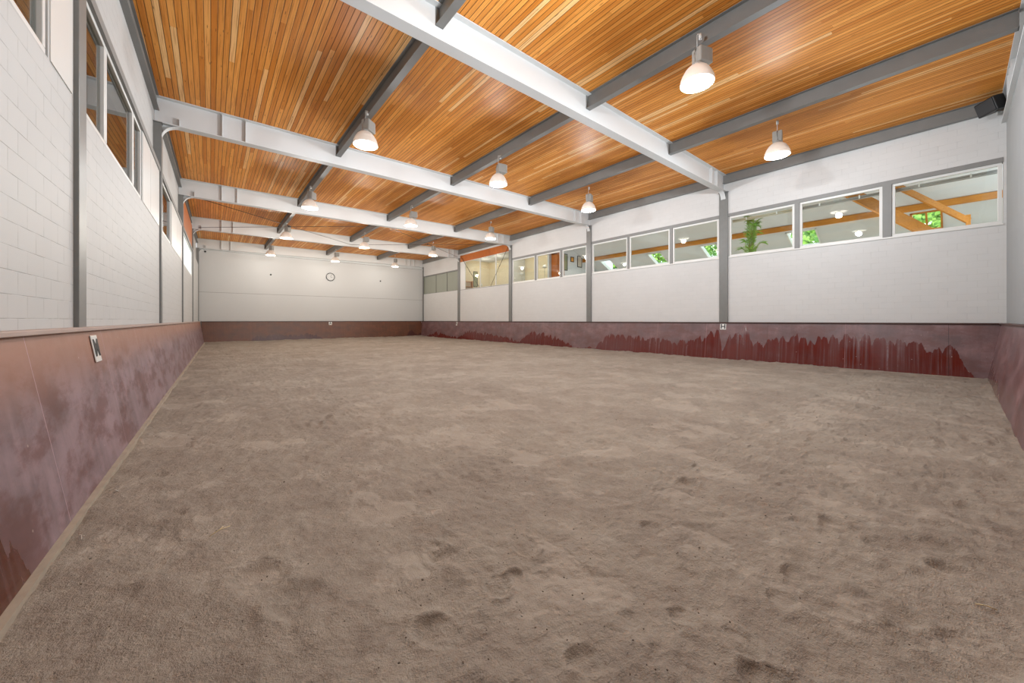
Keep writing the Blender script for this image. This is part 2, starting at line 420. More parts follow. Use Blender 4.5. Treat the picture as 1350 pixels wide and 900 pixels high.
# ------------------------------------------------------------------ roof girders
WH = {0: 'the end wall behind the loudspeaker', 5: 'the clock wall'}
ordn = ['', 'first', 'second', 'third', 'fourth']
def girder(i):
    y = FY[i]; end = i in (0, 5)
    yy = y + (-.05 if i == 0 else -.08 if i == 5 else 0)
    t = empty('roof_girder', (xl(y), yy, beam_bot(xl(y))))
    if i == 5: lab = 'white steel roof girder lying flat against the top of the clock wall'
    elif i == 0: lab = 'white steel roof girder on the end wall beside the loudspeaker'
    else: lab = 'white roof girder across the hall, %s one out from the clock wall' % ordn[5 - i]
    tag(t, lab, 'beam', 'white roof girders')
    ox, oy, oz = t.location
    xa, xb = xl(y) - .12, WR - .02
    w, h, tw, tf = .30, .80, .26, .026
    tw = .022
    bm = bmesh.new(); rings = []
    for x in (xa, xb):
        zt = ceil_z(x) - .004 - beam_bot(xl(y))
        rings.append([(x - ox, p, q) for p, q in i_profile(w, .775, tw, tf, zt)])
    loft(bm, rings); bevel(obj('i_section', bm, M['white_steel'], t), .004, 1)
    st = [.55, 1.55, 2.15] + ([18.4, 18.95] if not end else [17.4, 17.9, 18.4])
    for s in st:
        x = xa + s; zb = beam_bot(x) - oz
        top = .26 if s == .55 else .74
        obj('stiffener', B((x - ox - .006, x - ox + .006, -w / 2 + .012, w / 2 - .012, zb + tf, zb + top)), M['white_steel'], t)
    for side in (0, 1):                                  # curved knee between post and girder
        if i == 0: break
        x = xl(y) + .04 if side == 0 else WR - .06
        sg = 1 if side == 0 else -1; R = .42; zb = beam_bot(x) - oz
        pts = [(R - R * math.sin(a), -(R - R * math.cos(a))) for a in [k / 10 * PI / 2 for k in range(11)]]
        rings = [[(x - ox + sg * (px - 0), -.10, zb + pz - 0.0), (x - ox + sg * px, .10, zb + pz), (x - ox + sg * (px - .012), .10, zb + pz + .012), (x - ox + sg * (px - .012), -.10, zb + pz + .012)]
                 for px, pz in [(a_, b_) for a_, b_ in pts]]
        bm = bmesh.new(); loft(bm, rings); obj('knee_flange', bm, M['white_steel'], t)
        bm = bmesh.new()
        prof = [(0, 0)] + [(px, pz) for px, pz in pts]
        loft(bm, [[(x - ox + sg * px, yv, zb + pz) for px, pz in prof] for yv in (-.01, .01)])
        obj('knee_web', bm, M['white_steel'], t)
    return t
for i in range(6): girder(i)

# ------------------------------------------------------------------ steel posts
def post(x0, x1, y, fl, zt, label, group):
    t = empty('steel_post', ((x0 + x1) / 2, y, 0)); tag(t, label, 'column', group)
    ox = (x0 + x1) / 2
    bm = B((x0 - ox, x1 - ox, -fl / 2, fl / 2, 0, zt))
    bevel(obj('shaft', bm, M['grey_post'], t), .006, 2)
    obj('head_plate', B((x0 - ox - .02, x1 - ox + .02, -fl / 2 - .03, fl / 2 + .03, zt - .025, zt)), M['grey_post'], t)
    return t
for i in range(1, 6):
    y = FY[i] - (.2 if i == 5 else 0)
    wherL = {1: 'on the plain wall above the rectangular letter plate', 2: 'on the plain wall, second from the rectangular letter plate', 3: 'on the plain wall, third from the rectangular letter plate',
             4: 'on the plain wall, just past the bright white window', 5: 'in the corner of the clock wall and plain wall'}[i]
    wherR = {1: 'beside the palm window, above the square letter sign', 2: 'between the skylight bay and the window with framed pictures', 3: 'between the framed-picture windows and the braced glazed bay',
             4: 'between the braced glazed bay and the grey-green panes', 5: 'in the corner of the clock wall and the grey-green panes'}[i]
    post(xl(y) - .14, xl(y) + .045, y, .34 if i < 5 else .2, beam_bot(xl(y)) - .002, 'grey steel wall post ' + wherL, 'posts on the plain wall')
    post(WR - .07, WR, y, .36 if i < 5 else .2, beam_bot(WR) - .002, 'grey steel wall post ' + wherR, 'posts on the glazed wall')

# ------------------------------------------------------------------ purlins
PX = [None, 3.72, 8.62, 13.47, None]
bayw = {0: 'loudspeaker bay', 1: 'skylight bay', 2: 'framed-picture bay', 3: 'cross-braced bay', 4: 'clock-wall bay'}
linew = ['tight along the plain wall', 'on the plain-wall lamp line', 'on the middle lamp line', 'on the glazed-wall lamp line', 'tight along the glazed wall']
def purlin(i, j):
    ya, yb = FY[i] + (.105 if i == 0 else .012), FY[i + 1] - .012 - (.2 if i == 4 else 0)
    ym = (ya + yb) / 2
    x = xl(ym) - .07 if j == 0 else WR - .10 if j == 4 else PX[j]
    h = .42 if j in (1, 2, 3) else .40
    t = empty('roof_purlin', (x, ya, ceil_z(x) - h))
    tag(t, 'grey I-beam roof purlin %s, in the %s' % (linew[j], bayw[i]), 'purlin', 'grey roof purlins')
    bm = bmesh.new(); rings = []
    for y in (ya, yb):
        xx = xl(y) - .07 if j == 0 else x; fw_ = .12 if j == 0 else .18
        rings.append([(xx - x + p, y - ya, q) for p, q in i_profile(fw_, h - .003, .014, .018, h - .003)])
    loft(bm, rings); obj('i_section', bm, M['grey_steel'], t)
    if j in (1, 2, 3):                                   # end plates bolted to the girder webs
        for yv in (0.0, yb - ya - .012):
            obj('end_plate', B((-.09, .09, yv, yv + .012, 0, h - .004)), M['grey_steel'], t)
    return t
for i in range(5):
    for j in range(5):
        if i == 0 and j == 0: continue
        purlin(i, j)

# ------------------------------------------------------------------ bracing rods
def rod(p, q, label, r=.014):
    bm = bmesh.new(); p, q = Vector(p), Vector(q)
    t = empty('brace_rod', p); tag(t, label, 'rod', 'bracing rods')
    tube(bm, [(0, 0, 0), q - p], r, 6); obj('shaft', bm, M['dark_rod'], t, True)
    bm = bmesh.new(); c = (q - p); tube(bm, [c * .47, c * .49], r * 2.2, 6); obj('turnbuckle', bm, M['dark_rod'], t, True)
def gz(x, d=.10): return beam_bot(x) + d
xm = 8.62
ya, yb = FY[3] + .2, FY[4] - .2
rod((xl(ya) + .3, ya, gz(0)), (xm, yb, gz(xm)), 'dark roof brace rod from the plain-wall post to the middle of the farther girder')
rod((xl(yb) + .3, yb, gz(0)), (xm, ya, gz(xm)), 'dark roof brace rod running from the bright white window to the hall middle')
rod((xm, ya, gz(xm)), (WR - .3, yb, gz(WR)), 'dark roof brace rod ending at the post beside the grey-green panes')
rod((xm, yb, gz(xm)), (WR - .3, ya, gz(WR)), 'dark roof brace rod ending at the post beside the framed-picture windows')
zt = 7.72
rod((WR - .05, y_right(609), zt + .1), (WR - .05, y_right(632.6), SILL_R + .01), 'sloping wall brace rod across glazing, the one beside the grey-green panes', .018)
rod((WR - .05, y_right(671), zt + .1), (WR - .05, y_right(647.5), SILL_R + .01), 'sloping wall brace rod across glazing, the one beside the framed-picture windows', .018)

# ------------------------------------------------------------------ windows
WIN = [0]
def window(O, A, u0, u1, z0, z1, fw=.07, yout=.06, depth=.09, mat='glass', frame='white_frame', label=None):
    WIN[0] += 1
    t = struct(empty('window_%d' % WIN[0], O, A))
    bm = bmesh.new()
    y0, y1 = yout - depth / 2, yout + depth / 2
    # rebated frame: four mitred members
    box(bm, u0, u1, y0, y1, z0, z0 + fw); box(bm, u0, u1, y0, y1, z1 - fw, z1)
    box(bm, u0, u0 + fw, y0, y1, z0 + fw, z1 - fw); box(bm, u1 - fw, u1, y0, y1, z0 + fw, z1 - fw)
    bevel(obj('window_frame', bm, M[frame], t), .008, 2)
    obj('glass_pane', B((u0 + fw - .01, u1 - fw + .01, yout + .005, yout + .011, z0 + fw - .01, z1 - fw + .01)), M[mat], t)
    return t
def lintel(O, A, name_u, z0, z1, y0, y1, mat, nm):
    o = obj(nm, B((name_u[0], name_u[1], y0, y1, z0, z1)), mat); o.location = O; o.rotation_euler = (0, 0, A); return struct(o)
TR = [0]
def trim(O, A, boxes, mat):
    TR[0] += 1
    o = obj('trim_%d' % TR[0], B(*boxes), mat); o.location = O; o.rotation_euler = (0, 0, A); return struct(o)
# glazed wall, pane edges read from the photo
paneR = {0: [(962, 1047.5), (1054, 1163.5), (1175.5, 1322)], 1: [(783, 827), (829.5, 883), (886.5, 948)], 2: [(677, 705), (707, 738.5), (741, 773)]}
for i, panes in paneR.items():
    u0, u1, z0, z1 = bays_R[i]
    edges = [(uR(y_right(a)), uR(y_right(b))) for a, b in panes]
    edges[0] = (u0 + .02, edges[0][1]); edges[-1] = (edges[-1][0], u1 - .02)
    for a, b in edges: window(RO, RA, a, b, z0 + .02, z1 - .15, .085, .07)
    bx = [(u0, u1, -.015, .19, z1 - .15, z1)]
    for (a, b), (c, d) in zip(edges[:-1], edges[1:]): bx.append((b, c, -.015, .19, z0, z1 - .15))
    trim(RO, RA, bx, M['lintel'])
    trim(RO, RA, [(u0, u1, -.03, .19, z0 - .03, z0 + .02)], M['white_frame'])
# braced bay: tall glazing under a boarded fascia
u0, u1, z0, z1 = bays_R[3]
GT = 7.42
trim(RO, RA, [(u0, u1, .0, .12, GT, z1)], M['timber_red'])
ed = [u0] + [uR(y_right(p)) for p in (612.5, 632.5, 653)] + [u1]
part = struct(obj('trim_%d' % (TR[0] + 1), B((ed[0], ed[1], .02, .12, z0, GT)), M['white_frame'])); TR[0] += 1
part.location = RO; part.rotation_euler = (0, 0, RA)
for a, b in zip(ed[1:-1], ed[2:]): window(RO, RA, a, b, z0, GT, .035, .07)
trim(RO, RA, [(u0, u1, -.02, .15, z0 - .035, z0)], M['lintel'])
# obscured panes next to the clock wall
u0, u1, z0, z1 = bays_R[4]
ed = [u0, uR(y_right(574.5)), uR(y_right(589)), u1]
for a, b in zip(ed[:-1], ed[1:]): window(RO, RA, a + .01, b - .01, z0 + .01, z1 - .1, .02, .05, .05, 'frosted', 'seam')
trim(RO, RA, [(u0, u1, -.01, .15, z1 - .1, z1)], M['lintel'])

# plain wall: panes, white blank panels and the grey lintel
def left_bay(i, cuts, glass_mat='glass_double'):
    u0, u1, z0, z1 = bays_L[i]
    ed = [u0] + [uL(y) for y in cuts] + [u1]
    for a, b in zip(ed[:-1], ed[1:]):
        window(LO, LA, a + .012, b - .012, z0 + .01, z1 - .06, .07, .05, .075, glass_mat)
    trim(LO, LA, [(u0 - .02, uL(FY[i + 1]) - .19, -.03, .16, z1 - .06, z1 + .09)], M['lintel'])
left_bay(0, [2.3, 4.2]); left_bay(1, [8.45, 10.75]); left_bay(2, []); left_bay(3, [], 'opal')
trim(LO, LA, [(uL(FY[3]) + .2, uL(FY[4]) - .2, .01, .12, HEAD_L + .12, 7.75)], M['timber_red'])
def blank(ys, z0, z1):
    for a, b in zip(ys[:-1], ys[1:]):
        trim(LO, LA, [(uL(a) + .012, uL(b) - .012, -.010, .0, z0, z1)], M['white_frame'])
blank([5.98, 6.72], SILL_L, HEAD_L); blank([11.75, 12.95, 14.6], SILL_L, HEAD_L - .06); blank([18.0, 20.2, 22.5], SILL_L, HEAD_L - .06)

# ------------------------------------------------------------------ kickboards
LEAN0, LEAN1 = .39, .10
def kickboard(name, O, A, L, mat, label, capmat, d0=0, d1=0, cap_in=.03):
    t = empty(name, O, A); tag(t, label, 'kickboard', 'riding hall kickboards')
    ztop = 1.70
    bm = bmesh.new()
    pr = [(-LEAN0, -.12), (-LEAN1, ztop), (-LEAN1 + .03, ztop), (-LEAN0 + .03, -.12)]
    loft(bm, [[(u, p, q) for p, q in pr] for u in (d0, L - d1)])
    obj('board', bm, mat, t)
    bevel(obj('cap_rail', B((0, L, -LEAN1 - cap_in - .02, -.002, ztop, ztop + .045)), capmat, t), .008, 2)
    return t
M['cap'] = plain('dusty_brown_cap', (122, 98, 88), .6, .2, 3)
M['cap_dark'] = plain('dark_brown_cap', (70, 46, 40), .5, .2, 3)
M['cap_top'] = plain('dusty_grey_cap', (168, 150, 142), .7, .15, 2)
uy = lambda px: uR(y_right(px, 18.35))
stR = sorted([(uy(560), .0), (uy(575), .35), (uy(603), .1), (uy(618), .55), (uy(660), .35), (uy(685), .12), (uy(700), .62), (uy(735), .4), (uy(760), .05), (uy(785), .1), (uy(800), .55), (uy(865), .55), (uy(890), .42),
              (uy(930), .62), (uy(947), .85), (uy(954), .10), (uy(960), .75), (uy(986), .82), (uy(992), .55), (uy(1010), .50), (uy(1040), .72), (uy(1078), .68), (uy(1120), .76), (uy(1165), .76), (uy(1200), .70), (uy(1228), .60), (uy(1255), .55), (uy(1268), .30), (uy(1290), .0)])
M['kick_right'] = kick_mat('kickboard_film_right', (136, 104, 106), (100, 25, 13), stR, RL)
kickboard('kickboard', RO, RA, RL, M['kick_right'], 'long reddish-brown kickboard with washed stains under the glazed wall', M['cap_dark'])
stL = [(0, .5), (4.2, .70), (4.5, .58), (4.66, .16), (4.74, .30), (4.95, .18), (5.15, 0), (20, .0), (39, .0)]
M['kick_left'] = kick_mat('kickboard_film_left', (146, 124, 130), (84, 26, 6), stL, LL, film=(88, 44, 38), top_tone=(150, 104, 82), streak=.9, light_joint=True)
kickboard('kickboard', LO, LA, LL, M['kick_left'], 'dusty purple-brown kickboard with rectangular letter plate along the plain wall', M['cap_top'])
stF = [(0, 0), (3.2, .0), (4.0, .30), (8.4, .32), (9.2, .0), (12.5, .0), (17.2, .05), (17.8, .5), (18.6, .15), (19.4, .35)]
M['kick_far'] = kick_mat('kickboard_film_far', (116, 70, 44), (70, 22, 10), stF, FL, film=(96, 52, 30), shine=.05)
kickboard('kickboard', FO, FA, FL, M['kick_far'], 'brown kickboard beneath the clock on the end wall', M['cap_dark'], .2, .2)
M['kick_near'] = kick_mat('kickboard_film_near', (140, 108, 110), (90, 34, 26), [(0, .35), (1.2, .3), (3, .2), (6, 0), (15, 0)], NL)
kickboard('kickboard', NO, NA, NL, M['kick_near'], 'reddish-brown kickboard stub below the loudspeaker corner', M['cap_dark'])
# sand-covered kerb at the foot of the boards
trim(LO, LA, [(.3, LL - .4, -LEAN0 - .022, -LEAN0 + .05, -.15, .06)], M['kerb'])
trim(RO, RA, [(.3, RL - .3, -LEAN0 - .03, -LEAN0 + .05, -.15, .045)], M['kerb'])

# ------------------------------------------------------------------ dressage letters
def letter_sign(ch, O, A, u, z, label, w=.30, h=.30):
    k = (LEAN0 - LEAN1) / 1.82
    yb = -(LEAN0 - (z + .12) * k)
    t = empty('letter_sign', (0, 0, 0)); tag(t, label, 'sign', 'letter signs on the kickboards')
    Mx = Matrix.Translation(O) @ Matrix.Rotation(A, 4, 'Z') @ Matrix.Translation((u, yb - .012, z)) @ Matrix.Rotation(-math.atan(k), 4, 'X')
    t.matrix_world = Mx
    bm = B((-w/2, w/2, -.006, .008, -h/2, h/2)); bevel(obj('plate', bm, M['white_frame'], t), .02, 3)
    cu = bpy.data.curves.new('letter', 'FONT'); cu.body = ch; cu.size = .30; cu.align_x = 'CENTER'; cu.align_y = 'CENTER'; cu.extrude = .002; cu.offset = .008
    tmp = bpy.data.objects.new('tmp', cu); C.objects.link(tmp)
    dg = bpy.context.evaluated_depsgraph_get(); me = bpy.data.meshes.new_from_object(tmp.evaluated_get(dg))
    bpy.data.objects.remove(tmp)
    me.materials.clear(); me.materials.append(M['black']); me.name = 'letter'
    lo = link(bpy.data.objects.new('letter', me), t); lo.location = (0, -.009, 0); lo.rotation_euler = (PI / 2, 0, 0)
    return t
letter_sign('M', LO, LA, uL(6.98), 1.47, 'small white plate with a dark letter on the dusty purple-brown kickboard', .27, .34)
letter_sign('H', RO, RA, uR(6.93), 1.53, 'square white sign with a black letter below the tall grey post by the palm', .26, .27)
letter_sign('K', RO, RA, uR(FY[4] + .2), 1.50, 'tiny white letter sign on the kickboard below the post by the grey-green panes', .26, .34)
letter_sign('A', FO, FA, 8.93 - xl(YF), 1.52, 'tiny white letter sign on the brown kickboard below the clock', .28, .28)

# ------------------------------------------------------------------ clock and small fixings on the clock wall
def far_pt(px, py, off=0.0):
    q = (px - 675) / F; y = YF - off
    x = y * (ST + q * CT) / (CT - q * ST); d = y * CT + x * ST
    return x, y, HC - (py - HOR) / F * d
cx, cy, cz = far_pt(435.5, 365)
t = empty('wall_clock', (cx, YF, cz)); tag(t, 'round white wall clock with a black rim high on the end wall', 'clock')
def disc_y(prof, n=40):
    bm = bmesh.new(); rings = [[(r * math.cos(2 * PI * i / n), y, r * math.sin(2 * PI * i / n)) for i in range(n)] for r, y in prof]
    loft(bm, rings); return bm
obj('rim', disc_y([(.39, -.001), (.40, -.05), (.385, -.075), (.345, -.07), (.34, -.04)]), M['black'], t, True)
obj('dial', disc_y([(.345, -.002), (.345, -.045)]), M['panel'], t)
for h in range(12):
    a = h * PI / 6; bm = bmesh.new(); bar(bm, (.27 * math.sin(a), -.048, .27 * math.cos(a)), (.32 * math.sin(a), -.048, .32 * math.cos(a)), .02, .006, (0, 1, 0)); obj('hour_mark', bm, M['black'], t)
for ln, a, w in ((.17, 1.9, .026), (.27, .4, .018)):
    bm = bmesh.new(); bar(bm, (0, -.055, 0), (ln * math.sin(a), -.055, ln * math.cos(a)), w, .006, (0, 1, 0)); obj('hand', bm, M['black'], t)
for (px, py, lab) in ((357, 362, 'small dark hook on the clock wall, towards the plain long wall'), (501.5, 370.5, 'small dark hook on the clock wall, towards the grey-green panes'), (270.5, 331.5, 'small dark fixing high in the clock wall corner by the plain wall')):
    x, y, z = far_pt(px, py); t = empty('wall_hook', (x, YF, z)); tag(t, lab, 'hook', 'hooks on the clock wall')
    obj('plate', disc_y([(.07, -.001), (.07, -.02), (.05, -.03)], 14), M['black'], t)
    bm = bmesh.new(); tube(bm, [(0, -.02, 0), (0, -.10, -.01), (0, -.13, .03), (0, -.12, .07)], .014, 6); obj('hook', bm, M['black'], t, True)

# ------------------------------------------------------------------ high-bay lamps
def lamp_mats():
    k = N('ribbed_acrylic_shade'); k.base((.80, .74, .68, 1), .3)
    k.b.inputs['Emission Color'].default_value = (1, .80, .66, 1); k.b.inputs['Emission Strength'].default_value = .10
    tr = k.add('ShaderNodeBsdfTransparent'); mx = k.add('ShaderNodeMixShader'); mx.inputs[0].default_value = .05
    k.l.new(k.b.outputs[0], mx.inputs[1]); k.l.new(tr.outputs[0], mx.inputs[2]); k.l.new(mx.outputs[0], k.out.inputs[0])
    M['shade'] = k.m
    k = N('lit_lamp_lens'); k.n.remove(k.b)
    em = k.add('ShaderNodeEmission'); em.inputs[0].default_value = (1, .93, .82, 1); em.inputs[1].default_value = 9.0
    tr = k.add('ShaderNodeBsdfTransparent'); mx = k.add('ShaderNodeMixShader'); mx.inputs[0].default_value = .75
    k.l.new(em.outputs[0], mx.inputs[1]); k.l.new(tr.outputs[0], mx.inputs[2]); k.l.new(mx.outputs[0], k.out.inputs[0])
    M['lens'] = k.m
lamp_mats()
LAMP_P = 400
LH = 7.02                     # height of the lens
def make_lamp():
    t = empty('high_bay_lamp', (0, 0, LH))
    R = .345
    prof = [(.335, 0.0), (.345, .02), (.325, .10), (.285, .20), (.225, .30), (.15, .37), (.085, .40)]
    n = 56; bm = bmesh.new()
    rings = []
    for r, z in prof:
        rings.append([((r + (.010 if k % 2 else -.008) * min(1, z * 8 + .2)) * math.cos(2 * PI * k / n), (r + (.010 if k % 2 else -.008) * min(1, z * 8 + .2)) * math.sin(2 * PI * k / n), z) for k in range(n)])
    loft(bm, rings, True, False); sh = obj('lamp_shade', bm, M['shade'], t, True)
    sh.modifiers.new('thick', 'SOLIDIFY').thickness = .006
    bm = bmesh.new(); lathe(bm, [(.328, .012), (.328, .016)], 40); obj('lens', bm, M['lens'], t)
    bm = bmesh.new(); lathe(bm, [(.10, .40), (.105, .43), (.09, .455), (.04, .465)], 24); bevel(obj('collar', bm, M['galv'], t, True), .004)
    g = B((-.03, .31, -.13, .13, .455, .79)); bevel(obj('ballast_box', g, M['galv'], t), .03, 3)
    obj('ballast_cover', B((.312, .327, -.11, .11, .48, .77)), M['white_frame'], t)
    bm = bmesh.new(); tube(bm, [(-.07, 0, .43), (-.10, 0, .58), (-.035, 0, .76)], .012, 6); obj('bracket_arm', bm, M['galv'], t, True)
    return t
def lamp_drop(t, top):
    bm = bmesh.new(); tube(bm, [(-.0, 0, .785), (0, 0, top)], .007, 6); obj('suspension_cable', bm, M['white_frame'], t, True)
    bm = bmesh.new(); tube(bm, [(0, 0, top - .03), (.0, 0, top + .03), (.05, 0, top + .05), (.09, 0, top + .03)], .016, 6); tube(bm, [(.09, 0, top - .05), (.09, 0, top + .06)], .035, 8)
    obj('beam_clamp', bm, M['white_frame'], t, True)
LX = [3.55, 8.5, 13.9]
rows = [FY[i] + BAY / 2 + (.63 if i == 0 else .25) for i in range(5)]
roww = ['loudspeaker bay', 'skylight bay', 'framed-picture bay', 'cross-braced bay', 'clock-wall bay']
colw = ['plain-wall line', 'middle line', 'glazed-wall line']
proto = make_lamp(); first = True
for i in range(5):
    for j in range(3):
        if i == 0 and j == 0: continue           # outside the picture
        t = proto if first else copy_tree(proto); first = False
        t.location = (LX[j] - (.25 if i == 0 and j == 1 else 0) + (.15 if j == 0 and i >= 3 else 0), rows[i], LH + (0 if j < 2 else .04))
        t.rotation_euler = (0, 0, [.5, -.35, .2][j] + .15 * i)
        tag(t, 'lit ribbed pendant lamp on the %s, hung in the %s' % (colw[j], roww[i]), 'lamp', 'high-bay lamps')
for t in [o for o in list(C.objects) if o.name.startswith('high_bay_lamp')]:
    lamp_drop(t, ceil_z(t.location.x) - .40 - t.location.z)
LCOL = [(.90, .955, 1), (.93, .965, 1), (.97, .97, .95), (1, .95, .87), (1, .95, .86)]     # row tints set for effect: cooler in front, warmer towards the clock wall
def lamp_light(x, y, z, p, lamp_col):
    ld = bpy.data.lights.new('lamp_glow', 'POINT'); ld.energy = p; ld.shadow_soft_size = .12; ld.color = lamp_col
    lo = bpy.data.objects.new('lamp_glow', ld); lo.location = (x, y, z); C.objects.link(lo)
for i in range(5):
    for j in range(3):
        lamp_light(LX[j] - (.25 if i == 0 and j == 1 else 0) + (.15 if j == 0 and i >= 3 else 0), rows[i], LH - .16 + (0 if j < 2 else .04), LAMP_P * (1.48, 1.12, .98, .86, .74)[i], LCOL[i])

# ------------------------------------------------------------------ loudspeaker in the roof corner
t = empty('loudspeaker', (17.95, YN + .30, 8.22), PI + .62); tag(t, 'black loudspeaker tilted on a bracket in the roof corner', 'speaker')
bm = bmesh.new()
pr = [(-.30, -.15), (.30, -.15), (.20, .19), (-.20, .19)]           # local -y is the front
loft(bm, [[(a, b, z) for a, b in pr] for z in (-.21, .21)])
s_ = bevel(obj('cabinet', bm, M['black'], t), .03, 3); s_.rotation_euler = (.30, 0, 0)
g = bevel(obj('grille', B((-.26, .26, -.165, -.150, -.18, .18)), plain('dark_grille', (40, 41, 43), .6, .3, 120), t), .006); g.rotation_euler = (.30, 0, 0)
bm = bmesh.new(); box(bm, -.03, .03, .16, .32, -.30, -.24); box(bm, -.025, .025, .12, .18, -.30, -.10); box(bm, -.08, .08, .31, .33, -.36, -.14)
obj('bracket', bm, M['galv'], t)

# ------------------------------------------------------------------ what the glazing shows: a room under a sloping white roof (bays 0 and 1)
def rz_(x): return 8.5 - .5 * (x - 18.8)          # underside of its roof
XO = 26.5
Ya, Yb = YN - 3.5, 18.65
sky_y = [(y_right(b_, 23.7), y_right(a_, 23.7)) for a_, b_ in ((1201, 1243), (1040, 1080), (928, 950), (859, 877), (797, 811))]
SX0, SX1 = 23.05, 24.6
bm = bmesh.new()
def roof_strip(xa, xb, ya, yb):
    loft(bm, [[(xa, y, rz_(xa)), (xb, y, rz_(xb)), (xb, y, rz_(xb) + .22), (xa, y, rz_(xa) + .22)] for y in (ya, yb)])
roof_strip(18.8, SX0, Ya, Yb); roof_strip(SX1, XO, Ya, Yb)
yy = Ya
for a, b in sky_y: roof_strip(SX0, SX1, yy, a); yy = b
roof_strip(SX0, SX1, yy, Yb)
o = obj('ceiling.001', bm, M['room_white']); struct(o)
bm = bmesh.new(); box(bm, 18.8, XO, Ya, FY[5], 3.0, 3.2); struct(obj('floor.001', bm, M['room_cream']))
bm = bmesh.new(); box(bm, 18.8, XO, Ya - .15, Ya, 3.2, 9); struct(obj('wall_side', bm, M['room_white']))
bm = bmesh.new(); box(bm, 18.8, XO, Yb, Yb + .15, 3.2, 9); struct(obj('wall_between', bm, M['room_white']))
bm = bmesh.new(); box(bm, XO, XO + .15, Ya, FY[5], 3.0, 5.2); struct(obj('wall_outer', bm, M['room_white']))
for a, b in sky_y:
    t = empty('roof_window', ((SX0 + SX1) / 2, (a + b) / 2, rz_((SX0 + SX1) / 2))); WIN[0] += 1; t.name = 'window_%d' % WIN[0]; struct(t)
    ox, oy, oz = t.location
    bm = bmesh.new()
    for ye in (a, b - .06):
        loft(bm, [[(x - ox, ye - oy, rz_(x) - oz - .03), (x - ox, ye + .06 - oy, rz_(x) - oz - .03), (x - ox, ye + .06 - oy, rz_(x) - oz + .26), (x - ox, ye - oy, rz_(x) - oz + .26)] for x in (SX0, SX1)])
    obj('side_lining', bm, M['white_frame'] if a > 2.2 else M['timber'], t)
    bm = bmesh.new()
    for x in (SX0, SX1 - .06): loft(bm, [[(x + dx - ox, y - oy, rz_(x + dx) - oz + dz) for dx, dz in ((0, -.03), (.06, -.03), (.06, .26), (0, .26))] for y in (a, b)])
    if a < 1.2:
        x = SX0; loft(bm, [[(x_ - ox, y - oy, rz_(x_) - oz + dz) for x_, dz in ((SX0, .1), (SX1, .1), (SX1, .14), (SX0, .14))] for y in ((a + b) / 2 - .03, (a + b) / 2 + .03)])
    obj('head_lining', bm, M['white_frame'] if a > 2.2 else M['timber'], t)
    bm = bmesh.new()
    vs = [bm.verts.new((x - ox, y - oy, rz_(x) - oz + .2)) for x, y in ((SX0, a), (SX1, a), (SX1, b), (SX0, b))]; bm.faces.new(vs)
    obj('glass_pane', bm, M['glass'], t)
# timber of that room
PB = 22.55
def timber(name, p, q, wu, wv, label, cat='beam', up=(0, 0, 1)):
    bm = bmesh.new(); p, q = Vector(p), Vector(q); t = empty(name, p); tag(t, label, cat)
    bar(bm, (0, 0, 0), q - p, wu, wv, up); bevel(obj('timber', bm, M['timber'], t), .01); return t
zp = HC + .1595 * PB / CT
timber('timber_purlin', (PB, Ya, zp), (PB, Yb, zp), .12, .26, 'long honey-coloured timber beam seen level through the palm and skylight windows')
def ray_pt(px, py, x):
    q = (px - 675) / F; y = x * (CT - q * ST) / (ST + q * CT); d = y * CT + x * ST
    return (x, y, HC - (py - HOR) / F * d)
timber('timber_brace', ray_pt(1112, 250, 20.3), ray_pt(1240, 315, 22.3), .12, .42, 'broad sloping timber brace behind the panes beside the palm')
timber('timber_brace', ray_pt(1178, 243, 20.5), ray_pt(1277, 291, 21.6), .10, .20, 'slim sloping timber brace in the pane below the loudspeaker')
timber('timber_post', ray_pt(1276.5, 310, 21.6), ray_pt(1276.5, 283, 21.6), .12, .10, 'short upright timber stub ending the slim brace', 'post', (1, 0, 0))
timber('timber_brace', ray_pt(1178.3, 246, 20.2), ray_pt(1178.3, 300, 20.2), .05, .05, 'thin upright batten beside the pane divider, behind the slim brace', 'batten', (1, 0, 0))
# rolled blinds behind the palm-side panes
M['blind'] = plain('grey_blind', (150, 148, 144), .6, .06, 3); M['blind_tan'] = plain('tan_blind', (184, 172, 148), .6, .06, 3)
for (a, b), mt, lab in zip(((966, 1046), (1057, 1162), (1181, 1318)), ('blind_tan', 'blind', 'blind'),
        ('rolled tan blind at the top of the palm window', 'rolled grey blind at the top of the window with the broad timber brace', 'rolled grey blind at the top of the window with the slim brace')):
    ya, yb = y_right(a, 18.95), y_right(b, 18.95)
    z = HEAD_R - .30
    t = empty('roller_blind', (18.95, (ya + yb) / 2, z)); tag(t, lab, 'blind', 'rolled blinds')
    L2 = abs(ya - yb) / 2
    bm = bmesh.new(); tube(bm, [(0, -L2, 0), (0, L2, 0)], .045, 12); obj('roll', bm, M[mt], t, True)
    obj('bottom_bar', B((-.012, .012, -L2, L2, -.085, -.055)), M[mt], t)
    for s in (-.5, .5): obj('clip', B((-.05, -.03, s * L2 - .02, s * L2 + .02, -.06, .06)), M['white_frame'], t)
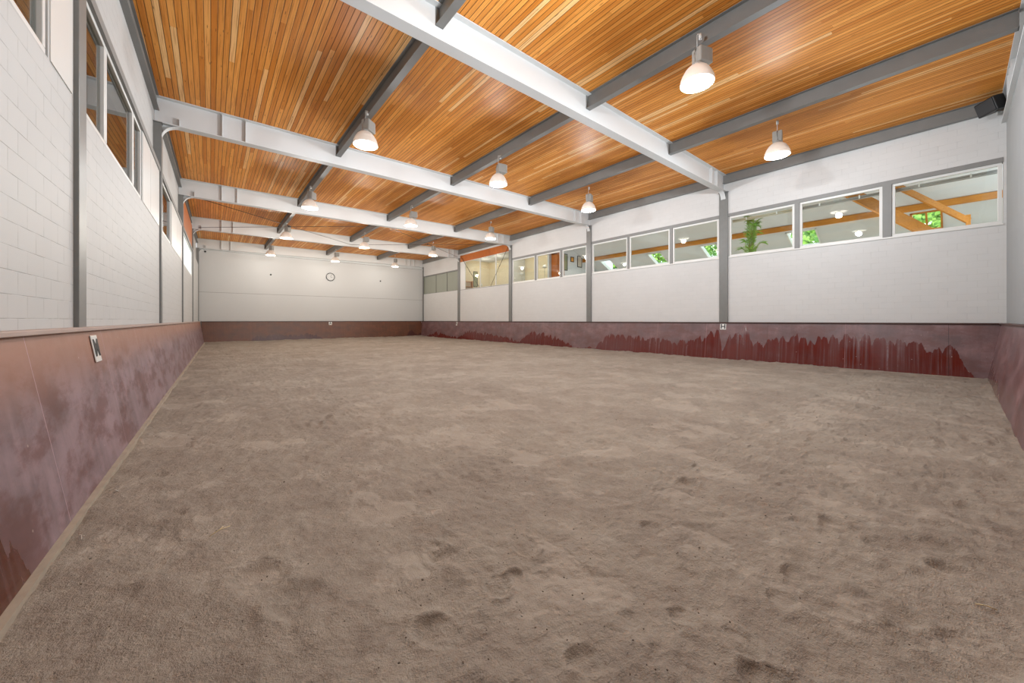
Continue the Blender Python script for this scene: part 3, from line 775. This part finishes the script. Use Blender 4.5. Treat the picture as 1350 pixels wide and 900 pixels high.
# potted palm
def palm(x, y, z0, zc):
    t = empty('potted_palm', (x, y, z0)); tag(t, 'tall green potted palm behind the window next to the tall grey post', 'plant')
    bm = bmesh.new(); lathe(bm, [(.17, 0), (.23, .36), (.25, .38), (.23, .40), (.21, .36)], 24); obj('pot', bm, plain('clay_pot', (120, 92, 74), .7), t, True)
    g = N('palm_leaf'); v = g.obj(); leaf = g.base(g.mix(g.noise(v, 5, 3), lin(84, 140, 34), lin(158, 200, 76)), .45)
    stem = plain('palm_stem', (128, 134, 62), .6)
    zs = zc - z0
    for k in range(17):
        a = k * 2.399; rr = random.uniform(.14, .46); top = zs * random.uniform(.74, 1.0) if k > 4 else zs * random.uniform(.55, .7)
        if k <= 4: rr += .2
        b0 = Vector((.05 * math.cos(a), .05 * math.sin(a), .35)); p2 = Vector((rr * math.cos(a), rr * math.sin(a), top))
        pts = []
        for s in range(13):
            f = s / 12; pt = b0.lerp(p2, f); pt.x = b0.x + (p2.x - b0.x) * f ** 2.2; pt.y = b0.y + (p2.y - b0.y) * f ** 2.2
            pt.z = b0.z + (p2.z - b0.z) * math.sin(f * PI * .56) / math.sin(.56 * PI)
            pts.append(pt)
        bm = bmesh.new(); tube(bm, pts, .011, 5); st = obj('frond_stem', bm, stem, t, True)
        bm = bmesh.new()
        for s in range(5, 13):
            for sd in (-1, 1):
                for sub in (0, .5):
                    if s == 12 and sub: continue
                    pt = pts[s].lerp(pts[min(s + 1, 12)], sub); d = (pts[min(s + 1, 12)] - pts[s - 1]).normalized()
                    u = d.cross(Vector((0, 0, 1))); u = u.normalized() if u.length > .05 else Vector((-math.sin(a), math.cos(a), 0))
                    ln = random.uniform(.26, .38) * (1.0 if s < 11 else .7)
                    dr = (u * sd * .75 + d * .75 + Vector((0, 0, .12))).normalized(); w = d * .022
                    m1 = pt + dr * ln * .5 + Vector((0, 0, .02)); e = pt + dr * ln - Vector((0, 0, .06))
                    vv = [bm.verts.new(p) for p in (pt - w * .5, pt + w * .5, m1 + w, e, m1 - w)]
                    bm.faces.new(vv)
        obj('leaf', bm, leaf, st)
palm(19.75, y_right(990, 19.75), 3.2, 6.75)

# the warm-lit rooms beyond the partition
bm = bmesh.new(); box(bm, 22.3, 22.4, Yb + .15, FY[4] + .2, 3.2, 7.9); struct(obj('wall_office', bm, M['room_cream']))
bm = bmesh.new(); box(bm, 18.8, 22.3, Yb + .15, FY[4] + .2, 7.8, 7.9); struct(obj('ceiling.002', bm, M['room_white']))
bm = bmesh.new(); box(bm, 18.8, 22.3, FY[4] + .1, FY[4] + .2, 3.2, 7.8); struct(obj('wall_end', bm, M['room_cream']))
bm = bmesh.new(); box(bm, 21.0, 22.3, 25.2, 25.3, 3.2, 7.8); struct(obj('wall_return', bm, M['room_white']))
def at_y(px, py, y):
    q = (px - 675) / F; x = y * (ST + q * CT) / (CT - q * ST); d = y * CT + x * ST
    return Vector((x, y, HC - (py - HOR) / F * d))
# tall orange cupboard against the partition
pa, pb = at_y(730.5, 349, 18.3), at_y(740, 349, 18.3); zt_ = at_y(733, 333.5, 18.3).z - 3.2
t = empty('cupboard', ((pa.x + pb.x) / 2 + .06, 18.33, 3.2)); tag(t, 'tall orange-brown wooden cupboard behind the framed-picture windows', 'cupboard')
wd = (pb.x - pa.x) / 2
bevel(obj('carcass', B((-wd, wd, -.28, .30, 0, zt_)), M['timber_red'], t), .01)
obj('door', B((-wd + .02, wd - .02, -.302, -.282, .02, zt_ * .62)), M['timber_red'], t); obj('door', B((-wd + .02, wd - .02, -.302, -.282, zt_ * .62 + .04, zt_ - .02)), M['timber_red'], t)
def picture(px0, px1, py0, py1, y, label, inner):
    a, b = at_y(px0, py1, y), at_y(px1, py0, y); w, h = b.x - a.x, b.z - a.z
    t = empty('framed_picture', (a + b) / 2); tag(t, label, 'picture', 'pictures in the rooms behind the glazing')
    bm = bmesh.new(); e = .05
    for q in ((-w/2, w/2, -.03, .0, -h/2, -h/2+e), (-w/2, w/2, -.03, .0, h/2-e, h/2), (-w/2, -w/2+e, -.03, .0, -h/2+e, h/2-e), (w/2-e, w/2, -.03, .0, -h/2+e, h/2-e)): box(bm, *q)
    obj('picture_border', bm, M['black'], t); obj('picture_sheet', B((-w/2+e-.01, w/2-e+.01, -.015, -.004, -h/2+e-.01, h/2-e+.01)), inner, t)
grn = plain('green_grey_print', (140, 146, 118), .4, .25, 3); pale = plain('pale_print', (196, 190, 178), .4, .2, 5); alcove_col = plain('lit_alcove_orange', (214, 150, 70), .4, .3, 4)
picture(741.5, 748, 335, 356, Yb - .01, 'tall grey-green framed picture next to the orange-brown cupboard', grn)
picture(761, 767, 338, 352, Yb - .01, 'narrow dark-framed picture seen beside the grey post', pale)
picture(752, 756.5, 339, 345, Yb - .01, 'little orange panel for the lit alcove between the two dark-framed pictures', alcove_col)  # orange colour stands in for the glow of a lit alcove
picture(708, 713, 340, 348, 25.19, 'square green picture in the pane with the orange cupboard', grn)
picture(624, 629.5, 358, 378, FY[4] + .09, 'tall picture low behind the braced glazing', grn)
p = at_y(618, 372, FY[4] - .3)
t = empty('shelf_unit', (p.x, FY[4] - .1, 3.2)); tag(t, 'orange wooden shelf low behind the braced glazing', 'shelf')
obj('shelf_side', B((-.5, -.46, -.2, .15, 0, 2.5)), M['timber'], t); obj('shelf_side', B((.46, .5, -.2, .15, 0, 2.5)), M['timber'], t)
for k in range(5): obj('shelf_board', B((-.46, .46, -.2, .15, .4 + .5 * k, .43 + .5 * k)), M['timber'], t)
def at_wall(px, py, x): return Vector(ray_pt(px, py, x))
# desk lamps glowing low in those rooms
def desk_lamp(px, py, x, label):
    p = at_wall(px, py, x); t = empty('task_lamp', (x, p.y, 3.2)); tag(t, label, 'lamp')
    h = p.z - 3.2
    bm = bmesh.new(); lathe(bm, [(.16, 0), (.16, .03), (.03, .05), (.018, .08), (.018, h)], 20); obj('stand', bm, M['galv'], t, True)
    bm = bmesh.new(); lathe(bm, [(.20, h - .05), (.12, h + .16), (.05, h + .2)], 20); obj('lamp_shade', bm, M['white_frame'], t, True)
desk_lamp(688, 362, 20.2, 'white standing lamp low in the pane next to the braced bay')
desk_lamp(718, 352, 20.8, 'white standing lamp in the pane with the orange cupboard')
desk_lamp(634, 376, 20.4, 'white standing lamp low behind the braced glazing')
# added point lights without fittings, brightening the rooms behind the glazing
def room_fill(x, y, z, p, s=.25, col=(1, .93, .84)):
    ld = bpy.data.lights.new('room_fill_light', 'POINT'); ld.energy = p; ld.shadow_soft_size = s; ld.color = col
    lo = bpy.data.objects.new('room_fill_light', ld); lo.location = (x, y, z); C.objects.link(lo)
for y in (-1.5, 3.0, 7.5, 12.0, 16.5): room_fill(20.4, y, 4.3, 85, col=(.97, .98, 1))
for y in (20.5, 23.5): room_fill(20.4, y, 7.0, 60, col=(1, .90, .74))
for y in (27, 29.3): room_fill(20.6, y, 7.0, 42, col=(1, .92, .8))

# ------------------------------------------------------------------ trees outside the roof windows
def tree(x, y, h, r, seed, label):
    rd = random.Random(seed); t = empty('tree', (x, y, 0)); tag(t, label, 'tree', 'trees beyond the skylights')
    bm = bmesh.new(); tube(bm, [(0, 0, -.2), (.1, .05, h * .4), (0, .1, h * .8)], .2, 8); obj('trunk', bm, plain('bark', (96, 78, 60), .9), t, True)
    g = N('tree_leaf'); v = g.obj(); mt = g.base(g.mix(g.sstep(g.noise(v, 1.6, 3), .35, .65), lin(70, 128, 40), lin(176, 214, 96)), .6)
    bm = bmesh.new()
    for _ in range(2600):
        d = Vector((rd.gauss(0, 1), rd.gauss(0, 1), rd.gauss(0, 1))).normalized() * r * rd.uniform(.45, 1)
        c = Vector((d.x, d.y, h * .72 + d.z * .9)); n = Vector((rd.gauss(0, 1), rd.gauss(0, 1), rd.gauss(0, 1))).normalized()
        u = n.orthogonal().normalized() * rd.uniform(.12, .26); w = n.cross(u) * .7
        bm.faces.new([bm.verts.new(c + p) for p in (u, w, -u, -w)])
    obj('foliage', bm, mt, t)
tree(33.5, .2, 10.4, 3.4, 1, 'green tree seen through the timber-lined skylight below the loudspeaker')
tree(34, 5.4, 10.4, 3.2, 2, 'green tree seen through the skylight in the window with the broad brace')
tree(33, 12.3, 10.4, 3.2, 3, 'green tree seen through the skylight just beside the tall grey post')
tree(33.5, 18.4, 10.4, 3.0, 4, 'green tree seen through the middle skylight of the skylight bay')
tree(33.5, 24.0, 10.4, 3.0, 5, 'green tree seen through the skylight next to the framed-picture windows')

# ------------------------------------------------------------------ outside of the plain wall
bm = bmesh.new(); box(bm, -40, xl(YN) - .4, -30, 70, -.3, -.2); struct(obj('ground_outside', bm, plain('grass_ground', (84, 104, 60), .9, .3, 1)))

# added canopy outside the plain wall, unseen, keeping sky out of its panes
trim(LO, LA, [(-2, uL(22.6), .34, 3.4, 7.3, 7.45), (-2, uL(22.6), 3.3, 3.4, 6.9, 7.3)], plain('added_canopy_dark', (96, 88, 78), .8, .2, 2))
def added_hedge(ya, yb, x, h, th):  # added dark screen so less outside light comes through the panes
    t = empty('added_hedge', (x, (ya + yb) / 2, -.2)); tag(t, 'dark green leafy screen added outside the plain wall windows', 'added_hedge')
    rd = random.Random(5); L2 = (yb - ya) / 2
    bm = bmesh.new(); bmesh.ops.create_grid(bm, x_segments=60, y_segments=24, size=1)
    for v in bm.verts:
        a, b = v.co.x, v.co.y
        v.co = Vector((th * .5 * (1 - max(0, b) ** 4) + rd.uniform(-.12, .12), a * L2, (b + 1) * h / 2 + rd.uniform(-.12, .12)))
    r0 = [v.co.copy() for v in bm.verts]
    obj('added_hedge_body', bm, plain('added_hedge_dark', (34, 46, 26), .9, .4, 4), t)
    bm = bmesh.new()
    for _ in range(5000):
        c = rd.choice(r0) + Vector((rd.uniform(0, .25), rd.uniform(-.3, .3), rd.uniform(-.3, .3)))
        n = Vector((rd.gauss(1, .6), rd.gauss(0, 1), rd.gauss(.3, 1))).normalized(); u = n.orthogonal().normalized() * rd.uniform(.06, .14); w_ = n.cross(u) * .6
        bm.faces.new([bm.verts.new(c + p) for p in (u, w_, -u, -w_)])
    obj('foliage', bm, plain('added_hedge_leaf', (58, 78, 38), .7, .4, 3), t)
added_hedge(-3, 20, -6.5, 10.5, 1.6)

# ------------------------------------------------------------------ bits lying on the sand
def straw(px, py, ln, a, label, col):
    x, y = ground(px, py, .03); t = empty('straw', (x, y, .0), a); tag(t, label, 'straw', 'straws on the sand')
    bm = bmesh.new(); z = .03
    tube(bm, [(-ln / 2, 0, z), (0, .006, z + .012), (ln / 2, 0, z + .004)], .0035, 5); obj('stalk', bm, col, t, True)
    bm = bmesh.new(); tube(bm, [(0, .006, z + .012), (ln * .25, ln * .16, z + .015)], .003, 5); obj('side_shoot', bm, col, t, True)
sm = plain('dry_straw', (206, 188, 146), .7)
straw(290, 700, .16, .5, 'pale straw lying on the open sand', sm)
straw(1300, 800, .09, 1.9, 'short pale straw on the trodden sand by the hoof prints', sm)
straw(150, 647, .13, -.9, 'white feathery straw at the kerb of the dusty purple-brown kickboard', plain('white_straw', (214, 208, 198), .7))
straw(106, 708, .12, -1.3, 'bent white straw against the kerb, lower down the same board', plain('white_straw_b', (210, 202, 190), .7))
# crumbs of earth and manure: too many to count
bm = bmesh.new()
for k in range(900):
    d = RNG.uniform(1.6, 9); ang = RNG.uniform(-.9, .95)
    l = d * math.tan(ang); x, y = l * CT + d * ST, d * CT - l * ST
    if x < xl(y) + .5 or x > 17.8 or y < YN + .6: continue
    s = RNG.uniform(.002, .006) * (1.6 if k % 23 == 0 else 1)
    m = Matrix.Translation((x, y, .005 + s * .3)) @ Matrix.Rotation(RNG.uniform(0, 6), 4, 'Z') @ Matrix.Diagonal((s * RNG.uniform(.8, 1.8), s, s * .7, 1))
    bmesh.ops.create_icosphere(bm, subdivisions=1, radius=1, matrix=m)
cr = obj('sand_crumbs', bm, plain('dark_crumb', (92, 79, 68), .95, .4, 3)); cr['kind'] = 'stuff'; cr['label'] = 'dark crumbs of earth scattered over the sand'; cr['category'] = 'crumbs'

# ------------------------------------------------------------------ daylight
w = bpy.data.worlds.new('sky'); bpy.context.scene.world = w; w.use_nodes = True
nt = w.node_tree; bg = nt.nodes['Background']
bg.inputs[0].default_value = (.82, .91, 1, 1); bg.inputs[1].default_value = 4.0

# ------------------------------------------------------------------ camera and view
cam = bpy.data.cameras.new('camera'); co = bpy.data.objects.new('camera', cam); C.objects.link(co)
cam.sensor_width = 36; cam.lens = F / 1350 * 36; cam.shift_y = -(450 - HOR) / 1350; cam.clip_start = .05; cam.clip_end = 300
co.location = (0, 0, HC); co.rotation_euler = (PI / 2, 0, -TH)
sc = bpy.context.scene; sc.camera = co
sc.view_settings.view_transform = 'Standard'; sc.view_settings.look = 'None'; sc.view_settings.gamma = 1; sc.view_settings.exposure = 0.0
sc.view_settings.use_curve_mapping = False
cy_ = sc.cycles
cy_.use_denoising = True; cy_.max_bounces = 12; cy_.diffuse_bounces = 7; cy_.glossy_bounces = 4; cy_.transparent_max_bounces = 16
cy_.sample_clamp_indirect = 8; cy_.caustics_reflective = False; cy_.caustics_refractive = False
